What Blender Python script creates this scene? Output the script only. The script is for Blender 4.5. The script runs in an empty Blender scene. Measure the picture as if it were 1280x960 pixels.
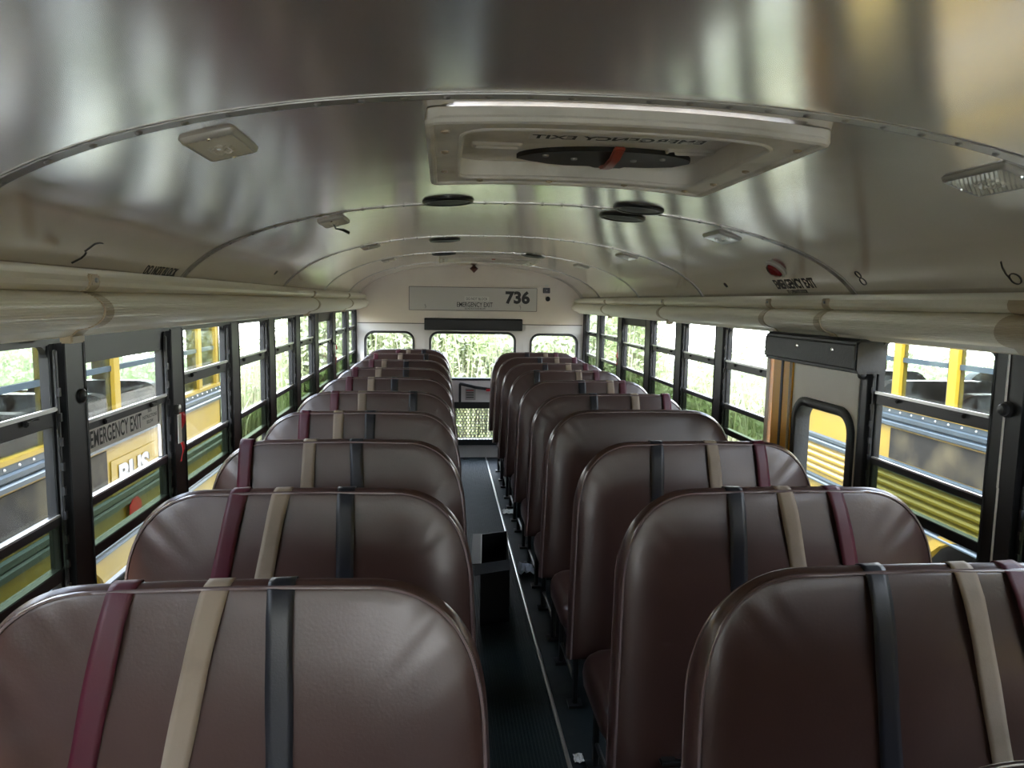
import bpy, bmesh, math, random
from mathutils import Vector, Matrix
random.seed(7)
PI = math.pi
S = bpy.context.scene
C = S.collection

# ------------------------------------------------------------------ materials
def mat(name, col, rough=.5, metal=0., bump=None, spec=.5, coat=0, noise=None, aniso=0):
    m = bpy.data.materials.new(name); m.use_nodes = True
    nt = m.node_tree; b = nt.nodes['Principled BSDF']
    b.inputs['Base Color'].default_value = (*col, 1)
    b.inputs['Roughness'].default_value = rough
    b.inputs['Metallic'].default_value = metal
    b.inputs['Specular IOR Level'].default_value = spec
    if coat:
        b.inputs['Coat Weight'].default_value = coat; b.inputs['Coat Roughness'].default_value = .2
    tc = None
    if bump or noise:
        tc = nt.nodes.new('ShaderNodeTexCoord')
    if bump:                                   # (scale, strength, distance)
        n = nt.nodes.new('ShaderNodeTexNoise'); n.inputs['Scale'].default_value = bump[0]; n.inputs['Detail'].default_value = 3
        bp = nt.nodes.new('ShaderNodeBump'); bp.inputs['Strength'].default_value = bump[1]; bp.inputs['Distance'].default_value = bump[2]
        nt.links.new(tc.outputs['Object'], n.inputs['Vector']); nt.links.new(n.outputs['Fac'], bp.inputs['Height'])
        nt.links.new(bp.outputs['Normal'], b.inputs['Normal'])
    if noise:                                  # (scale, other colour, low, high)
        n = nt.nodes.new('ShaderNodeTexNoise'); n.inputs['Scale'].default_value = noise[0]; n.inputs['Detail'].default_value = 5
        r = nt.nodes.new('ShaderNodeMapRange'); r.inputs[1].default_value = noise[2]; r.inputs[2].default_value = noise[3]
        mx = nt.nodes.new('ShaderNodeMix'); mx.data_type = 'RGBA'
        mx.inputs[6].default_value = (*col, 1); mx.inputs[7].default_value = (*noise[1], 1)
        nt.links.new(tc.outputs['Object'], n.inputs['Vector']); nt.links.new(n.outputs['Fac'], r.inputs[0])
        nt.links.new(r.outputs[0], mx.inputs[0]); nt.links.new(mx.outputs[2], b.inputs['Base Color'])
    return m

def glass(name, tint, refl=.9, dirt=0., dcol=(.6, .6, .55)):
    m = bpy.data.materials.new(name); m.use_nodes = True
    nt = m.node_tree; nt.nodes.clear(); N = nt.nodes.new; L = nt.links.new
    out = N('ShaderNodeOutputMaterial'); tr = N('ShaderNodeBsdfTransparent'); gl = N('ShaderNodeBsdfGlossy')
    tr.inputs[0].default_value = (*tint, 1); gl.inputs[0].default_value = (refl, refl, refl, 1); gl.inputs['Roughness'].default_value = .02
    lw = N('ShaderNodeLayerWeight'); lw.inputs[0].default_value = .5
    pw = N('ShaderNodeMath'); pw.operation = 'POWER'; pw.inputs[1].default_value = 5; L(lw.outputs['Facing'], pw.inputs[0])
    fr = N('ShaderNodeMath'); fr.operation = 'MULTIPLY_ADD'; fr.inputs[1].default_value = .42; fr.inputs[2].default_value = .022; L(pw.outputs[0], fr.inputs[0])
    mx = N('ShaderNodeMixShader'); L(fr.outputs[0], mx.inputs[0]); L(tr.outputs[0], mx.inputs[1]); L(gl.outputs[0], mx.inputs[2])
    last = mx
    if dirt:
        tc = N('ShaderNodeTexCoord'); n = N('ShaderNodeTexNoise'); n.inputs['Scale'].default_value = 9; n.inputs['Detail'].default_value = 7
        r = N('ShaderNodeMapRange'); r.inputs[1].default_value = .45; r.inputs[2].default_value = .75; r.inputs[4].default_value = dirt
        df = N('ShaderNodeBsdfDiffuse'); df.inputs[0].default_value = (*dcol, 1)
        m2 = N('ShaderNodeMixShader'); L(tc.outputs['Object'], n.inputs['Vector']); L(n.outputs['Fac'], r.inputs[0]); L(r.outputs[0], m2.inputs[0])
        L(mx.outputs[0], m2.inputs[1]); L(df.outputs[0], m2.inputs[2]); last = m2
    L(last.outputs[0], out.inputs[0])
    return m

M = {}
M['ceiling'] = mat('ceiling_metal', (.82, .785, .745), .165, .78, bump=(1.6, .08, .02))
M['seam'] = mat('seam_metal', (.42, .40, .38), .34, .9)
M['vinyl'] = mat('brown_vinyl', (.050, .0245, .0205), .32, 0, bump=(170, .14, .002), spec=.42, coat=.22, noise=(3, (.060, .031, .0265), .4, .7))
M['piping'] = mat('vinyl_piping', (.14, .10, .10), .2, 0, coat=.6)
M['burg'] = mat('burgundy_webbing', (.065, .0035, .013), .5, 0, bump=(260, .3, .001), noise=(14, (.06, .006, .016), .5, .75))
M['tan'] = mat('tan_webbing', (.25, .192, .14), .6, 0, bump=(260, .3, .001), noise=(12, (.2, .15, .105), .5, .75))
M['navy'] = mat('black_webbing', (.009, .010, .016), .42, 0, bump=(260, .3, .001))
M['black'] = mat('black_paint', (.012, .013, .014), .35, 0)
M['blackframe'] = mat('black_window_frame', (.010, .011, .013), .36, 0)
M['pad'] = mat('black_padding', (.016, .017, .018), .5, 0, bump=(90, .3, .003))
M['rubber'] = mat('ribbed_rubber', (.010, .019, .020), .62, 0, spec=.25, noise=(6, (.018, .028, .029), .5, .8))
M['floor'] = mat('floor_rubber', (.008, .013, .014), .6, 0, spec=.3, noise=(9, (.03, .035, .033), .55, .8))
M['alu'] = mat('bare_aluminium', (.62, .62, .6), .3, .9)
M['steel'] = mat('dull_steel', (.35, .35, .34), .4, .8)
M['cream'] = mat('cream_wall_paint', (.80, .73, .645), .42, 0, noise=(2.5, (.73, .655, .575), .45, .75))
M['white'] = mat('white_door_paint', (.76, .75, .73), .4, 0, noise=(3, (.68, .66, .63), .5, .8))
M['cover'] = mat('cream_ribbed_plastic', (.76, .70, .57), .32, 0)
M['clip'] = mat('yellowed_clip_plastic', (.45, .36, .235), .4, 0)
M['board'] = mat('grey_white_board', (.58, .56, .52), .4, 0)
M['hatch'] = mat('hatch_paint', (.80, .76, .69), .6, 0, spec=.25, bump=(60, .25, .004), noise=(7, (.62, .58, .51), .5, .72))
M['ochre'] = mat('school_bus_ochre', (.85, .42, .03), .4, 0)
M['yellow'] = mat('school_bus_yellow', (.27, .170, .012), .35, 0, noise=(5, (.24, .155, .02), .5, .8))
M['rail'] = mat('black_rub_rail', (.03, .045, .055), .3, .1)
M['red'] = mat('red_tag', (.62, .02, .03), .5, 0)
M['redlens'] = mat('red_lens', (.20, .01, .012), .15, 0, coat=1)
M['rust'] = mat('red_handle', (.38, .06, .03), .35, 0)
M['dark_patch'] = mat('mottled_dark_panel', (.022, .020, .017), .6, 0, spec=.15, noise=(4, (.085, .07, .042), .45, .72))
M['decal'] = mat('pale_grey_decal', (.80, .77, .74), .45, 0)
M['tag'] = mat('white_tag', (.7, .68, .64), .5, 0)
M['lens'] = mat('light_lens', (.82, .78, .66), .18, 0, coat=.6)
M['housing'] = mat('light_housing', (.50, .47, .42), .35, .2)
M['chrome'] = mat('chrome', (.75, .75, .75), .15, 1.0)
M['ink'] = mat('black_ink', (.012, .012, .012), .5, 0)
M['stain'] = mat('faded_ink', (.10, .09, .08), .6, 0)
M['paper'] = mat('litter_paper', (.5, .55, .66), .6, 0)
M['bluepaper'] = mat('blue_sheet', (.06, .12, .2), .5, 0)
M['signgrey'] = mat('grey_decal', (.42, .40, .38), .45, 0)
M['signwhite'] = mat('white_decal', (.7, .69, .64), .45, 0)
M['tire'] = mat('tyre_rubber', (.02, .02, .02), .8, 0)
M['ground'] = mat('pale_gravel_grass', (.42, .41, .35), .9, 0, noise=(1.2, (.34, .37, .24), .4, .7))
M['bark'] = mat('plant_stem', (.24, .30, .12), .8, 0)
M['glass'] = glass('clear_glass', (.97, .98, .97), .9, .02)
M['dirtyglass'] = glass('dusty_glass', (.95, .96, .95), .9, .12, (.45, .42, .36))
M['tint'] = glass('green_tinted_glass', (.44, .50, .40), .8, .03)
M['nglass'] = glass('neighbour_glass', (.75, .8, .78), 1.0, .2, (.12, .13, .12))

def leafmat(name, c1, c2):
    m = bpy.data.materials.new(name); m.use_nodes = True
    nt = m.node_tree; nt.nodes.clear(); N = nt.nodes.new; L = nt.links.new
    out = N('ShaderNodeOutputMaterial'); d = N('ShaderNodeBsdfDiffuse'); t = N('ShaderNodeBsdfTranslucent'); mx = N('ShaderNodeMixShader')
    tc = N('ShaderNodeTexCoord'); n = N('ShaderNodeTexNoise'); n.inputs['Scale'].default_value = 1.6; n.inputs['Detail'].default_value = 4
    r = N('ShaderNodeMapRange'); r.inputs[1].default_value = .4; r.inputs[2].default_value = .6
    mc = N('ShaderNodeMix'); mc.data_type = 'RGBA'; mc.inputs[6].default_value = (*c1, 1); mc.inputs[7].default_value = (*c2, 1)
    L(tc.outputs['Object'], n.inputs['Vector']); L(n.outputs['Fac'], r.inputs[0]); L(r.outputs[0], mc.inputs[0])
    L(mc.outputs[2], d.inputs[0]); L(mc.outputs[2], t.inputs[0]); mx.inputs[0].default_value = .35
    L(d.outputs[0], mx.inputs[1]); L(t.outputs[0], mx.inputs[2]); L(mx.outputs[0], out.inputs[0])
    return m
M['leaf'] = leafmat('weed_leaves', (.285, .335, .165), (.44, .455, .31))
M['leaf2'] = leafmat('grass_blades', (.35, .36, .21), (.45, .43, .31))
M['flower'] = leafmat('white_blossom', (.56, .58, .48), (.44, .49, .35))

# ------------------------------------------------------------------ mesh helper
class MB:
    def __init__(s): s.v = []; s.f = []
    def add(s, vs, fs):
        o = len(s.v); s.v += [tuple(v) for v in vs]; s.f += [tuple(i+o for i in f) for f in fs]; return s
    def box(s, a, b):
        x0, y0, z0 = a; x1, y1, z1 = b
        return s.add([(x0,y0,z0),(x1,y0,z0),(x1,y1,z0),(x0,y1,z0),(x0,y0,z1),(x1,y0,z1),(x1,y1,z1),(x0,y1,z1)],
                     [(0,3,2,1),(4,5,6,7),(0,1,5,4),(1,2,6,5),(2,3,7,6),(3,0,4,7)])
    def tube(s, pts, r, n=8, cap=True, ref=None):
        pts = [Vector(p) for p in pts]; vs = []; fs = []
        for i, p in enumerate(pts):
            t = (pts[min(i+1, len(pts)-1)] - pts[max(i-1, 0)]).normalized()
            a = Vector(ref) if ref else Vector((0,0,1)) if abs(t.z) < .9 else Vector((1,0,0))
            u = t.cross(a).normalized(); w = t.cross(u)
            rr = r[i] if isinstance(r, (list, tuple)) else r
            for k in range(n):
                an = 2*PI*k/n; vs.append(p + (u*math.cos(an) + w*math.sin(an))*rr)
        for i in range(len(pts)-1):
            for k in range(n):
                fs.append((i*n+k, i*n+(k+1)%n, (i+1)*n+(k+1)%n, (i+1)*n+k))
        if cap: fs.append(tuple(range(n))[::-1]); fs.append(tuple((len(pts)-1)*n+k for k in range(n)))
        return s.add(vs, fs)
    def lathe(s, prof, n=28, mtx=None):          # prof: (radius, height) around z
        mtx = mtx or Matrix.Identity(4); vs = []; fs = []
        for r, h in prof:
            for k in range(n):
                a = 2*PI*k/n; vs.append(mtx @ Vector((r*math.cos(a), r*math.sin(a), h)))
        for i in range(len(prof)-1):
            for k in range(n):
                fs.append((i*n+k, i*n+(k+1)%n, (i+1)*n+(k+1)%n, (i+1)*n+k))
        if prof[0][0] > 0: fs.append(tuple(range(n))[::-1])
        if prof[-1][0] > 0: fs.append(tuple((len(prof)-1)*n+k for k in range(n)))
        return s.add(vs, fs)
    def extrude(s, prof, y0, y1, closed=True, ny=1):    # prof of (x, z) swept along y
        n = len(prof); vs = []; fs = []
        for j in range(ny+1):
            y = y0 + (y1-y0)*j/ny
            vs += [(x, y, z) for x, z in prof]
        for j in range(ny):
            for k in range(n if closed else n-1):
                fs.append((j*n+k, j*n+(k+1)%n, (j+1)*n+(k+1)%n, (j+1)*n+k))
        if closed: fs.append(tuple(range(n))[::-1]); fs.append(tuple(ny*n+k for k in range(n)))
        return s.add(vs, fs)
    def loops(s, loops, cap0=True, cap1=True):
        n = len(loops[0]); vs = []; fs = []
        for l in loops: vs += l
        for i in range(len(loops)-1):
            for k in range(n): fs.append((i*n+k, i*n+(k+1)%n, (i+1)*n+(k+1)%n, (i+1)*n+k))
        if cap0: fs.append(tuple(range(n))[::-1])
        if cap1: fs.append(tuple((len(loops)-1)*n+k for k in range(n)))
        return s.add(vs, fs)
    def mesh(s, name, m, smooth=35, bevel=0):
        me = bpy.data.meshes.new(name); me.from_pydata(s.v, [], s.f); me.update()
        bm = bmesh.new(); bm.from_mesh(me); bmesh.ops.recalc_face_normals(bm, faces=bm.faces)
        if bevel: bmesh.ops.bevel(bm, geom=[e for e in bm.edges if e.is_manifold and e.calc_face_angle(0) > .6], offset=bevel, segments=2, affect='EDGES', clamp_overlap=True)
        bm.to_mesh(me); bm.free()
        if smooth:
            me.shade_smooth(); me.set_sharp_from_angle(angle=math.radians(smooth))
        me.materials.append(m); return me
    def build(s, name, m, parent=None, smooth=35, bevel=0):
        return link(name, s.mesh(name, m, smooth, bevel), parent)

def link(name, me, parent=None):
    o = bpy.data.objects.new(name, me); C.objects.link(o)
    if parent: o.parent = parent
    return o
def tag(o, label=None, cat=None, group=None, kind=None):
    if label: o['label'] = label
    if cat: o['category'] = cat
    if group: o['group'] = group
    if kind: o['kind'] = kind
    return o
def empty(name, loc=(0,0,0), rot=(0,0,0)):
    o = bpy.data.objects.new(name, None); C.objects.link(o); o.location = loc; o.rotation_euler = rot
    o.empty_display_size = .1; return o
def struct(o): o['kind'] = 'structure'; return o

def rrect(x0, x1, y0, y1, r, n=7, corners=(1,1,1,1)):
    """rounded rectangle, counter-clockwise; corner flags: lower-left, lower-right, upper-right, upper-left"""
    out = []
    for i, (cx, cy, a0) in enumerate(((x0+r, y0+r, PI), (x1-r, y0+r, 1.5*PI), (x1-r, y1-r, 0), (x0+r, y1-r, .5*PI))):
        if corners[i]:
            for k in range(n+1):
                a = a0 + .5*PI*k/n; out.append((cx+r*math.cos(a), cy+r*math.sin(a)))
        else: out.append(((x0, y0), (x1, y0), (x1, y1), (x0, y1))[i])
    return out

def plate(name, outer, holes, t, fn, m, parent=None, smooth=30):
    """flat plate with holes; fn(u, v, w) maps the plate to the place, w = 0..t"""
    bm = bmesh.new(); edges = []
    for lp in [outer] + holes:
        vs = [bm.verts.new((p[0], p[1], 0)) for p in lp]
        for i in range(len(vs)): edges.append(bm.edges.new((vs[i], vs[(i+1) % len(vs)])))
    bmesh.ops.triangle_fill(bm, edges=edges, use_beauty=True, use_dissolve=False)
    g = bmesh.ops.extrude_face_region(bm, geom=bm.faces[:])
    for e in g['geom']:
        if isinstance(e, bmesh.types.BMVert): e.co.z = t
    for v in bm.verts: v.co = Vector(fn(v.co.x, v.co.y, v.co.z))
    bmesh.ops.recalc_face_normals(bm, faces=bm.faces)
    me = bpy.data.meshes.new(name); bm.to_mesh(me); bm.free()
    if smooth: me.shade_smooth(); me.set_sharp_from_angle(angle=math.radians(smooth))
    me.materials.append(m)
    return link(name, me, parent)

def text(name, body, m, fn, width, height, parent=None, bold=0., spacing=1.0, thick=.0006):
    """lettering stretched to width x height, mapped through fn(u, v, w)"""
    cu = bpy.data.curves.new(name, 'FONT'); cu.body = body; cu.size = 1; cu.resolution_u = 4; cu.offset = bold
    cu.space_character = spacing
    o = bpy.data.objects.new(name, cu); C.objects.link(o)
    bpy.context.view_layer.update()
    me = bpy.data.meshes.new_from_object(o.evaluated_get(bpy.context.evaluated_depsgraph_get()))
    C.objects.unlink(o); bpy.data.objects.remove(o)
    xs = [v.co.x for v in me.vertices]; ys = [v.co.y for v in me.vertices]
    x0, x1, y0, y1 = min(xs), max(xs), min(ys), max(ys)
    bm = bmesh.new(); bm.from_mesh(me)
    bmesh.ops.subdivide_edges(bm, edges=[e for e in bm.edges if e.calc_length() > .5], cuts=1)
    for v in bm.verts:
        v.co = Vector(fn((v.co.x-x0)/(x1-x0)*width, (v.co.y-y0)/(y1-y0)*height, thick))
    bm.to_mesh(me); bm.free(); me.name = name
    me.materials.clear(); me.materials.append(m)
    return link(name, me, parent)

# ------------------------------------------------------------------ the ceiling's cross-section
YB, YF = 7.655, -4.0        # rear bulkhead and front bulkhead
def zc(x):
    q = min(abs(x)/1.19, 1)
    return 1.58 + .47*(1-q**2.3)**(1/2.4)
def slope(x): return (zc(x+.002)-zc(x-.002))/.004
ARC = []
_x = 1.19; _s = 0; ARC.append((0, 1.19, 1.58))
for i in range(1, 600):                      # arc length from the eaves to the crown
    x2 = 1.19*(1-(i/599)**1.6); d = math.hypot(x2-ARC[-1][1], zc(x2)-ARC[-1][2]); ARC.append((ARC[-1][0]+d, x2, zc(x2)))
def arc(s):
    for i in range(1, len(ARC)):
        if ARC[i][0] >= s:
            a, b = ARC[i-1], ARC[i]; t = (s-a[0])/(b[0]-a[0]); return a[1]+(b[1]-a[1])*t, a[2]+(b[2]-a[2])*t
    return 0, 2.05
def arc_of(x): return next(a[0] for a in ARC if a[1] <= abs(x))
def on_ceiling(side, Y, x_low, sgn):
    """u along +/-Y, v up the curve from x_low, w out of the metal"""
    s0 = arc_of(x_low)
    def fn(u, v, w):
        x, z = arc(s0+v); x2, z2 = arc(s0+v+.003)
        nx, nz = -(z2-z), (x2-x); l = math.hypot(nx, nz); nx /= l; nz /= l
        if nz > 0: nx, nz = -nx, -nz
        return (side*(x + nx*w), Y+sgn*u, z + nz*w)
    return fn

# ceiling shell with two hatch openings
HX0, HX1 = -.285, .415
HY = [(1.465, 2.085), (5.86, 6.45)]
_n = 60
xs = sorted(set([round(1.19*math.sin(PI/2*(i/_n)), 5) for i in range(-_n, _n+1)] + [HX0, HX1]))
ys = sorted(set([YF + (YB-YF)*i/50 for i in range(51)] + [y for p in HY for y in p]))
cm = MB()
for y in ys: cm.v += [(x, y, zc(x)) for x in xs]
for j in range(len(ys)-1):
    for i in range(len(xs)-1):
        if any(ys[j] >= a-1e-4 and ys[j+1] <= b+1e-4 for a, b in HY) and xs[i] >= HX0-1e-4 and xs[i+1] <= HX1+1e-4: continue
        n = len(xs); cm.f.append((j*n+i, j*n+i+1, (j+1)*n+i+1, (j+1)*n+i))
ceiling = struct(cm.build('ceiling', M['ceiling'], smooth=60))
so = ceiling.modifiers.new('thickness', 'SOLIDIFY'); so.thickness = .03; so.offset = 1
# direction check happens below: the shell must thicken upwards
if sum(p.normal.z for p in ceiling.data.polygons) < 0: so.offset = -1

SEAMS = [-2.8, -1.42, -.06, 1.335, 2.765, 4.16, 5.50, 6.85]
def bow(Y, x): return (.08 if Y < 2 else .30 if Y < 3 else .18)*abs(x/1.15)**3
for k, Y in enumerate(SEAMS):
    m_ = MB(); sx = [1.185*math.sin(PI/2*i/50) for i in range(-50, 51)]; lo = []
    for y, d in ((-.016, 0), (-.016, .0022), (.014, .0022), (.014, 0)):
        lo.append([(x*(1-d/1.3), Y+y-bow(Y, x), zc(x)-d-.0006) for x in sx])
    n = len(sx)
    vs = sum(lo, []); fs = [(j*n+i, j*n+i+1, (j+1)*n+i+1, (j+1)*n+i) for j in range(3) for i in range(n-1)]
    m_.add(vs, fs)
    gl_ = MB().tube([(x, Y+.0155-bow(Y, x), zc(x)-.0012) for x in sx], .0016, 4)
    s_ = 0.05
    while s_ < ARC[-1][0]:
        x, z = arc(s_)
        for sd in (-1, 1):
            ang = math.atan(slope(x))*sd
            m_.lathe([(.0075, .001), (.007, -.003), (.004, -.0055), (0, -.006)], 8, Matrix.Translation((sd*x, Y-bow(Y, x), z-.001)) @ Matrix.Rotation(-ang, 4, 'Y'))
        s_ += .075
    q_ = m_.build('ceiling_seam', M['seam'], ceiling, smooth=50); gl_.build('seam_gap', M['stain'], q_)
# small black plug holes and a few dimples
for sd, x, Y in ((1, 1.13, 3.556), (-1, 1.112, 3.584)):
    f = on_ceiling(sd, Y, x, 1)
    MB().add([f(.014*math.cos(a*PI/8), .014+.014*math.sin(a*PI/8), .002) for a in range(16)], [tuple(range(16))]).build('hole_plug', M['ink'], ceiling)
# pen-drawn numerals
def pen(side, x, Y, sgn, strokes, k, name):
    f = on_ceiling(side, Y, x, sgn); m_ = MB()
    for st in strokes: m_.tube([f(u*k, v*k, .001) for u, v in st], .0014, 5)
    m_.build(name, M['ink'], ceiling)
pen(-1, 1.143, 1.745, 1, [[(.0,.0),(.2,.12),(.42,.25),(.5,.42),(.45,.55),(.3,.58),(.42,.8),(.5,1.0)],[(.5,1.0),(.75,1.08),(1.05,1.08)]], .06, 'pen_numeral')
def ring(cx, cy, rx, ry): return [(cx+rx*math.cos(a*PI/7), cy+ry*math.sin(a*PI/7)) for a in range(15)]
pen(1, 1.140, 2.385, -1, [ring(.3,.25,.25,.24), ring(.3,.75,.2,.24)], .06, 'pen_numeral')
pen(1, 1.148, 1.735, -1, [[(.25,1.15),(.1,.85),(.05,.5),(.15,.2)], ring(.4,.25,.28,.26)], .062, 'pen_numeral')
text('ceiling_lettering', 'EMERGENCY EXIT', M['ink'], on_ceiling(1, 3.02, 1.143, -1), .335, .05, ceiling, .03)
text('ceiling_lettering', 'TO OPERATE DOOR', M['ink'], on_ceiling(1, 2.95, 1.155, -1), .17, .017, ceiling, .02)
text('ceiling_lettering', 'DO NOT BLOCK', M['ink'], on_ceiling(-1, 2.15, 1.150, 1), .24, .032, ceiling, .012)

# ------------------------------------------------------------------ roof hatches
def make_hatch(full=True):
    root = empty('roof_hatch', (0, 1.775, 0))
    Y0 = 1.775
    def dens(lp, n=10):
        o = []
        for i in range(len(lp)):
            a, b = lp[i], lp[(i+1) % len(lp)]
            k = max(1, int(math.dist(a, b)/.04))
            o += [(a[0]+(b[0]-a[0])*j/k, a[1]+(b[1]-a[1])*j/k) for j in range(k)]
        return o
    ox0, ox1, oy0, oy1 = -.335, .465, 1.40-Y0, 2.135-Y0
    ix0, ix1, iy0, iy1 = -.265, .395, 1.485-Y0, 2.065-Y0
    h0 = lambda x: zc(x)-.022
    plate('hatch_frame', dens(rrect(ox0, ox1, oy0, oy1, .02, 3)), [dens(rrect(ix0, ix1, iy0, iy1, .06, 5))], .022, lambda u, v, w: (u, v, h0(u)+w-.0015), M['hatch'], root)
    # raised outer lip and inner rim, swept round the frame
    for (x0, x1, y0, y1, r), rad, nm in (((ox0+.006, ox1-.006, oy0+.008, oy1-.006, .02), .010, 'outer_lip'), ((ix0, ix1, iy0, iy1, .06), .006, 'inner_lip')):
        lp = dens(rrect(x0, x1, y0, y1, r, 5)); lp.append(lp[0])
        MB().tube([(x, y, h0(x)) for x, y in lp], rad, 8, cap=False).build(nm, M['hatch'], root)
    # recess walls
    lp = dens(rrect(ix0, ix1, iy0, iy1, .06, 5)); lp2 = dens(rrect(ix0+.012, ix1-.012, iy0+.008, iy1-.008, .055, 5))
    w_ = MB(); a = [(x, y, h0(x)) for x, y in lp]; b = [(x*.985, y*.99, 2.078) for x, y in lp]
    w_.loops([a, b], False, False).build('recess_wall', M['hatch'], root)
    lid = plate('hatch_lid', rrect(ix0-.004, ix1+.004, iy0-.004, iy1+.004, .06, 5), [], .02, lambda u, v, w: (u, v, 2.070+w), M['hatch'], root)
    # pressed panels in the lid
    for (x0, x1, y0, y1) in ((.0, .235, 1.60-Y0, 1.655-Y0),):
        MB().loops([[(x, y, z) for x, y in rrect(x0-e, x1+e, y0-e, y1+e, .01, 3)] for e, z in ((0, 2.0705), (.004, 2.064), (.010, 2.064), (.014, 2.0705))], False, False).build('pressed_rib', M['hatch'], root)
    for x0 in (-.225, .27):
        MB().loops([[(x, y, z) for x, y in rrect(x0-e, x0+.11+e, 1.835-Y0-e, 1.868-Y0+e, .008, 3)] for e, z in ((-.002, 2.0702), (0, 2.063), (.006, 2.063), (.009, 2.0702))], False, False).build('slot_rim', M['hatch'], root)
        MB().box((x0, 1.837-Y0, 2.0675), (x0+.11, 1.852-Y0, 2.0705)).build('slot', M['stain'], root)
    # black release housing: half ellipse towards the front, straight towards the rear
    pts = [(.125-.235*math.cos(a*PI/16), 1.955-Y0-.125*math.sin(a*PI/16)) for a in range(17)]
    pts += [(.33, 2.01-Y0), (.26, 2.03-Y0), (.2, 2.03-Y0), (.19, 2.05-Y0), (.12, 2.05-Y0), (.10, 2.03-Y0), (.03, 2.03-Y0), (-.02, 2.015-Y0), (-.07, 1.985-Y0)]
    hb = plate('release_housing', pts, [], .012, lambda u, v, w: (u, v, 2.058+w), M['ink'], root)
    for x, y in ((-.04, 1.9), (.04, 1.93), (.2, 1.93), (.27, 1.9)):
        MB().lathe([(.009, 0), (.008, -.004), (0, -.006)], 10, Matrix.Translation((x, y-Y0, 2.058))).build('screw', M['steel'], hb)
    lv = MB().loops([[(x, y, z) for x, y in ((.118, yy), (.146, yy))] + [(.146, yy, z-.01), (.118, yy, z-.01)] for yy, z in ((1.80-Y0, 2.066), (1.86-Y0, 2.050), (1.93-Y0, 2.045), (1.985-Y0, 2.052))])
    lv.build('release_handle', M['rust'], root, bevel=.003)
    st = plate('lettering_strip', [(-.10, 1.715-Y0), (.33, 1.715-Y0), (.33, 1.77-Y0), (-.10, 1.77-Y0)], [], .0012, lambda u, v, w: (u, v, 2.0690+w), M['decal'], root)
    text('lettering', 'EMERGENCY EXIT', M['ink'], lambda u, v, w: (.325-u, 1.763-Y0-v, 2.0686), .42, .040, root, .028)
    # worn bright patches over the middle letters
    rr = random.Random(3)
    for k in range(7):
        x = .09+.22*rr.random(); y = 1.722+.04*rr.random()-Y0
        plate('peeled_patch', [(x, y), (x+.02+.02*rr.random(), y+.004), (x+.02, y+.016), (x-.006, y+.012)], [], .0004, lambda u, v, w: (u, v, 2.0680+w), M['signwhite'], root)
    for x, y in [(-.20, 2.10), (.0, 2.105), (.22, 2.105), (.40, 2.1), (.43, 1.95), (.435, 1.75), (-.30, 1.95), (-.30, 1.7), (-.30, 1.5), (.44, 1.5)]:
        MB().lathe([(.010, 0), (.009, -.005), (0, -.008)], 10, Matrix.Translation((x, y-Y0, h0(x)))).build('frame_screw', M['clip'], root)
    return root
def copy_tree(o, parent=None):
    c = o.copy(); C.objects.link(c); c.parent = parent
    for ch in [q for q in list(bpy.data.objects) if q.parent == o]: copy_tree(ch, c)
    return c
h1 = tag(make_hatch(), 'large pale roof escape hatch with black release plate and red handle above the front seats', 'roof hatch', 'roof hatches')
h2 = copy_tree(h1); h2.location.y = 6.155; tag(h2, 'distant roof hatch in the ceiling near the rear wall', 'roof hatch')

# ------------------------------------------------------------------ ceiling fittings
def frame_at(x, Y, off=0):
    th = math.atan(slope(x))
    return (x, Y, zc(x)-off), (0, -th, 0)
def make_light(x, Y, label):
    loc, rot = frame_at(x, Y); r = empty('dome_light', loc, rot)
    a, b = .052, .092
    MB().loops([[(u, v, z) for u, v in rrect(-a*s, a*s, -b*s2, b*s2, .008, 3)] for s, s2, z in ((1, 1, .004), (1, 1, -.002), (.93, .96, -.009), (.86, .92, -.011), (.80, .88, -.010), (.8, .88, -.006))], True, True).build('housing', M['housing'], r)
    g = MB(); n = 13                      # prismatic lens: small ridged grid on a shallow bulge
    for i in range(n+1):
        for j in range(2*n+1):
            u = -1+2*i/n; v = -1+2*j/(2*n); h = .009+.004*(1-max(abs(u), abs(v))) + (.0016 if (i+j) % 2 else 0)
            if math.hypot(u, v) < .45: h += .003*math.cos(math.hypot(u, v)*14)
            g.v.append((u*a*.8, v*b*.86, -h))
    w = 2*n+1
    for i in range(n):
        for j in range(w-1): g.f.append((i*w+j, i*w+j+1, (i+1)*w+j+1, (i+1)*w+j))
    g.build('lens', M['lens'], r, smooth=0)
    for v in (-.085, .085): MB().lathe([(.005, 0), (.004, -.003), (0, -.004)], 8, Matrix.Translation((0, v*.98, -.010))).build('screw', M['chrome'], r)
    return tag(r, label, 'ceiling light', 'ceiling dome lights')
LT = [(-.735, 1.495, 'square ribbed dome light above the window bearing the exit sign, nearest on the left'),
      (-.725, 2.90, 'left ceiling dome light with a black tube dangling from it'),
      (-.715, 4.22, 'third dome light along the left side of the ceiling'),
      (-.715, 5.62, 'fourth dome light along the left side of the ceiling, near the rear'),
      (.832, 1.435, 'dome light in the yellow reflection at the right edge of the photo'),
      (.818, 2.865, 'right ceiling dome light closest above the red round lamp'),
      (.79, 4.28, 'third dome light along the right side of the ceiling'),
      (.78, 5.66, 'fourth dome light along the right side of the ceiling, near the rear')]
for i, (x, Y, l) in enumerate(LT):
    r = make_light(x, Y, l)
    if i == 1:
        MB().tube([(0, -.03, -.018), (-.0, .0, -.03), (.02, .05, -.034), (.035, .085, -.045)], [.002, .003, .006, .007], 8).build('dangling_tube', M['black'], r)
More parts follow.
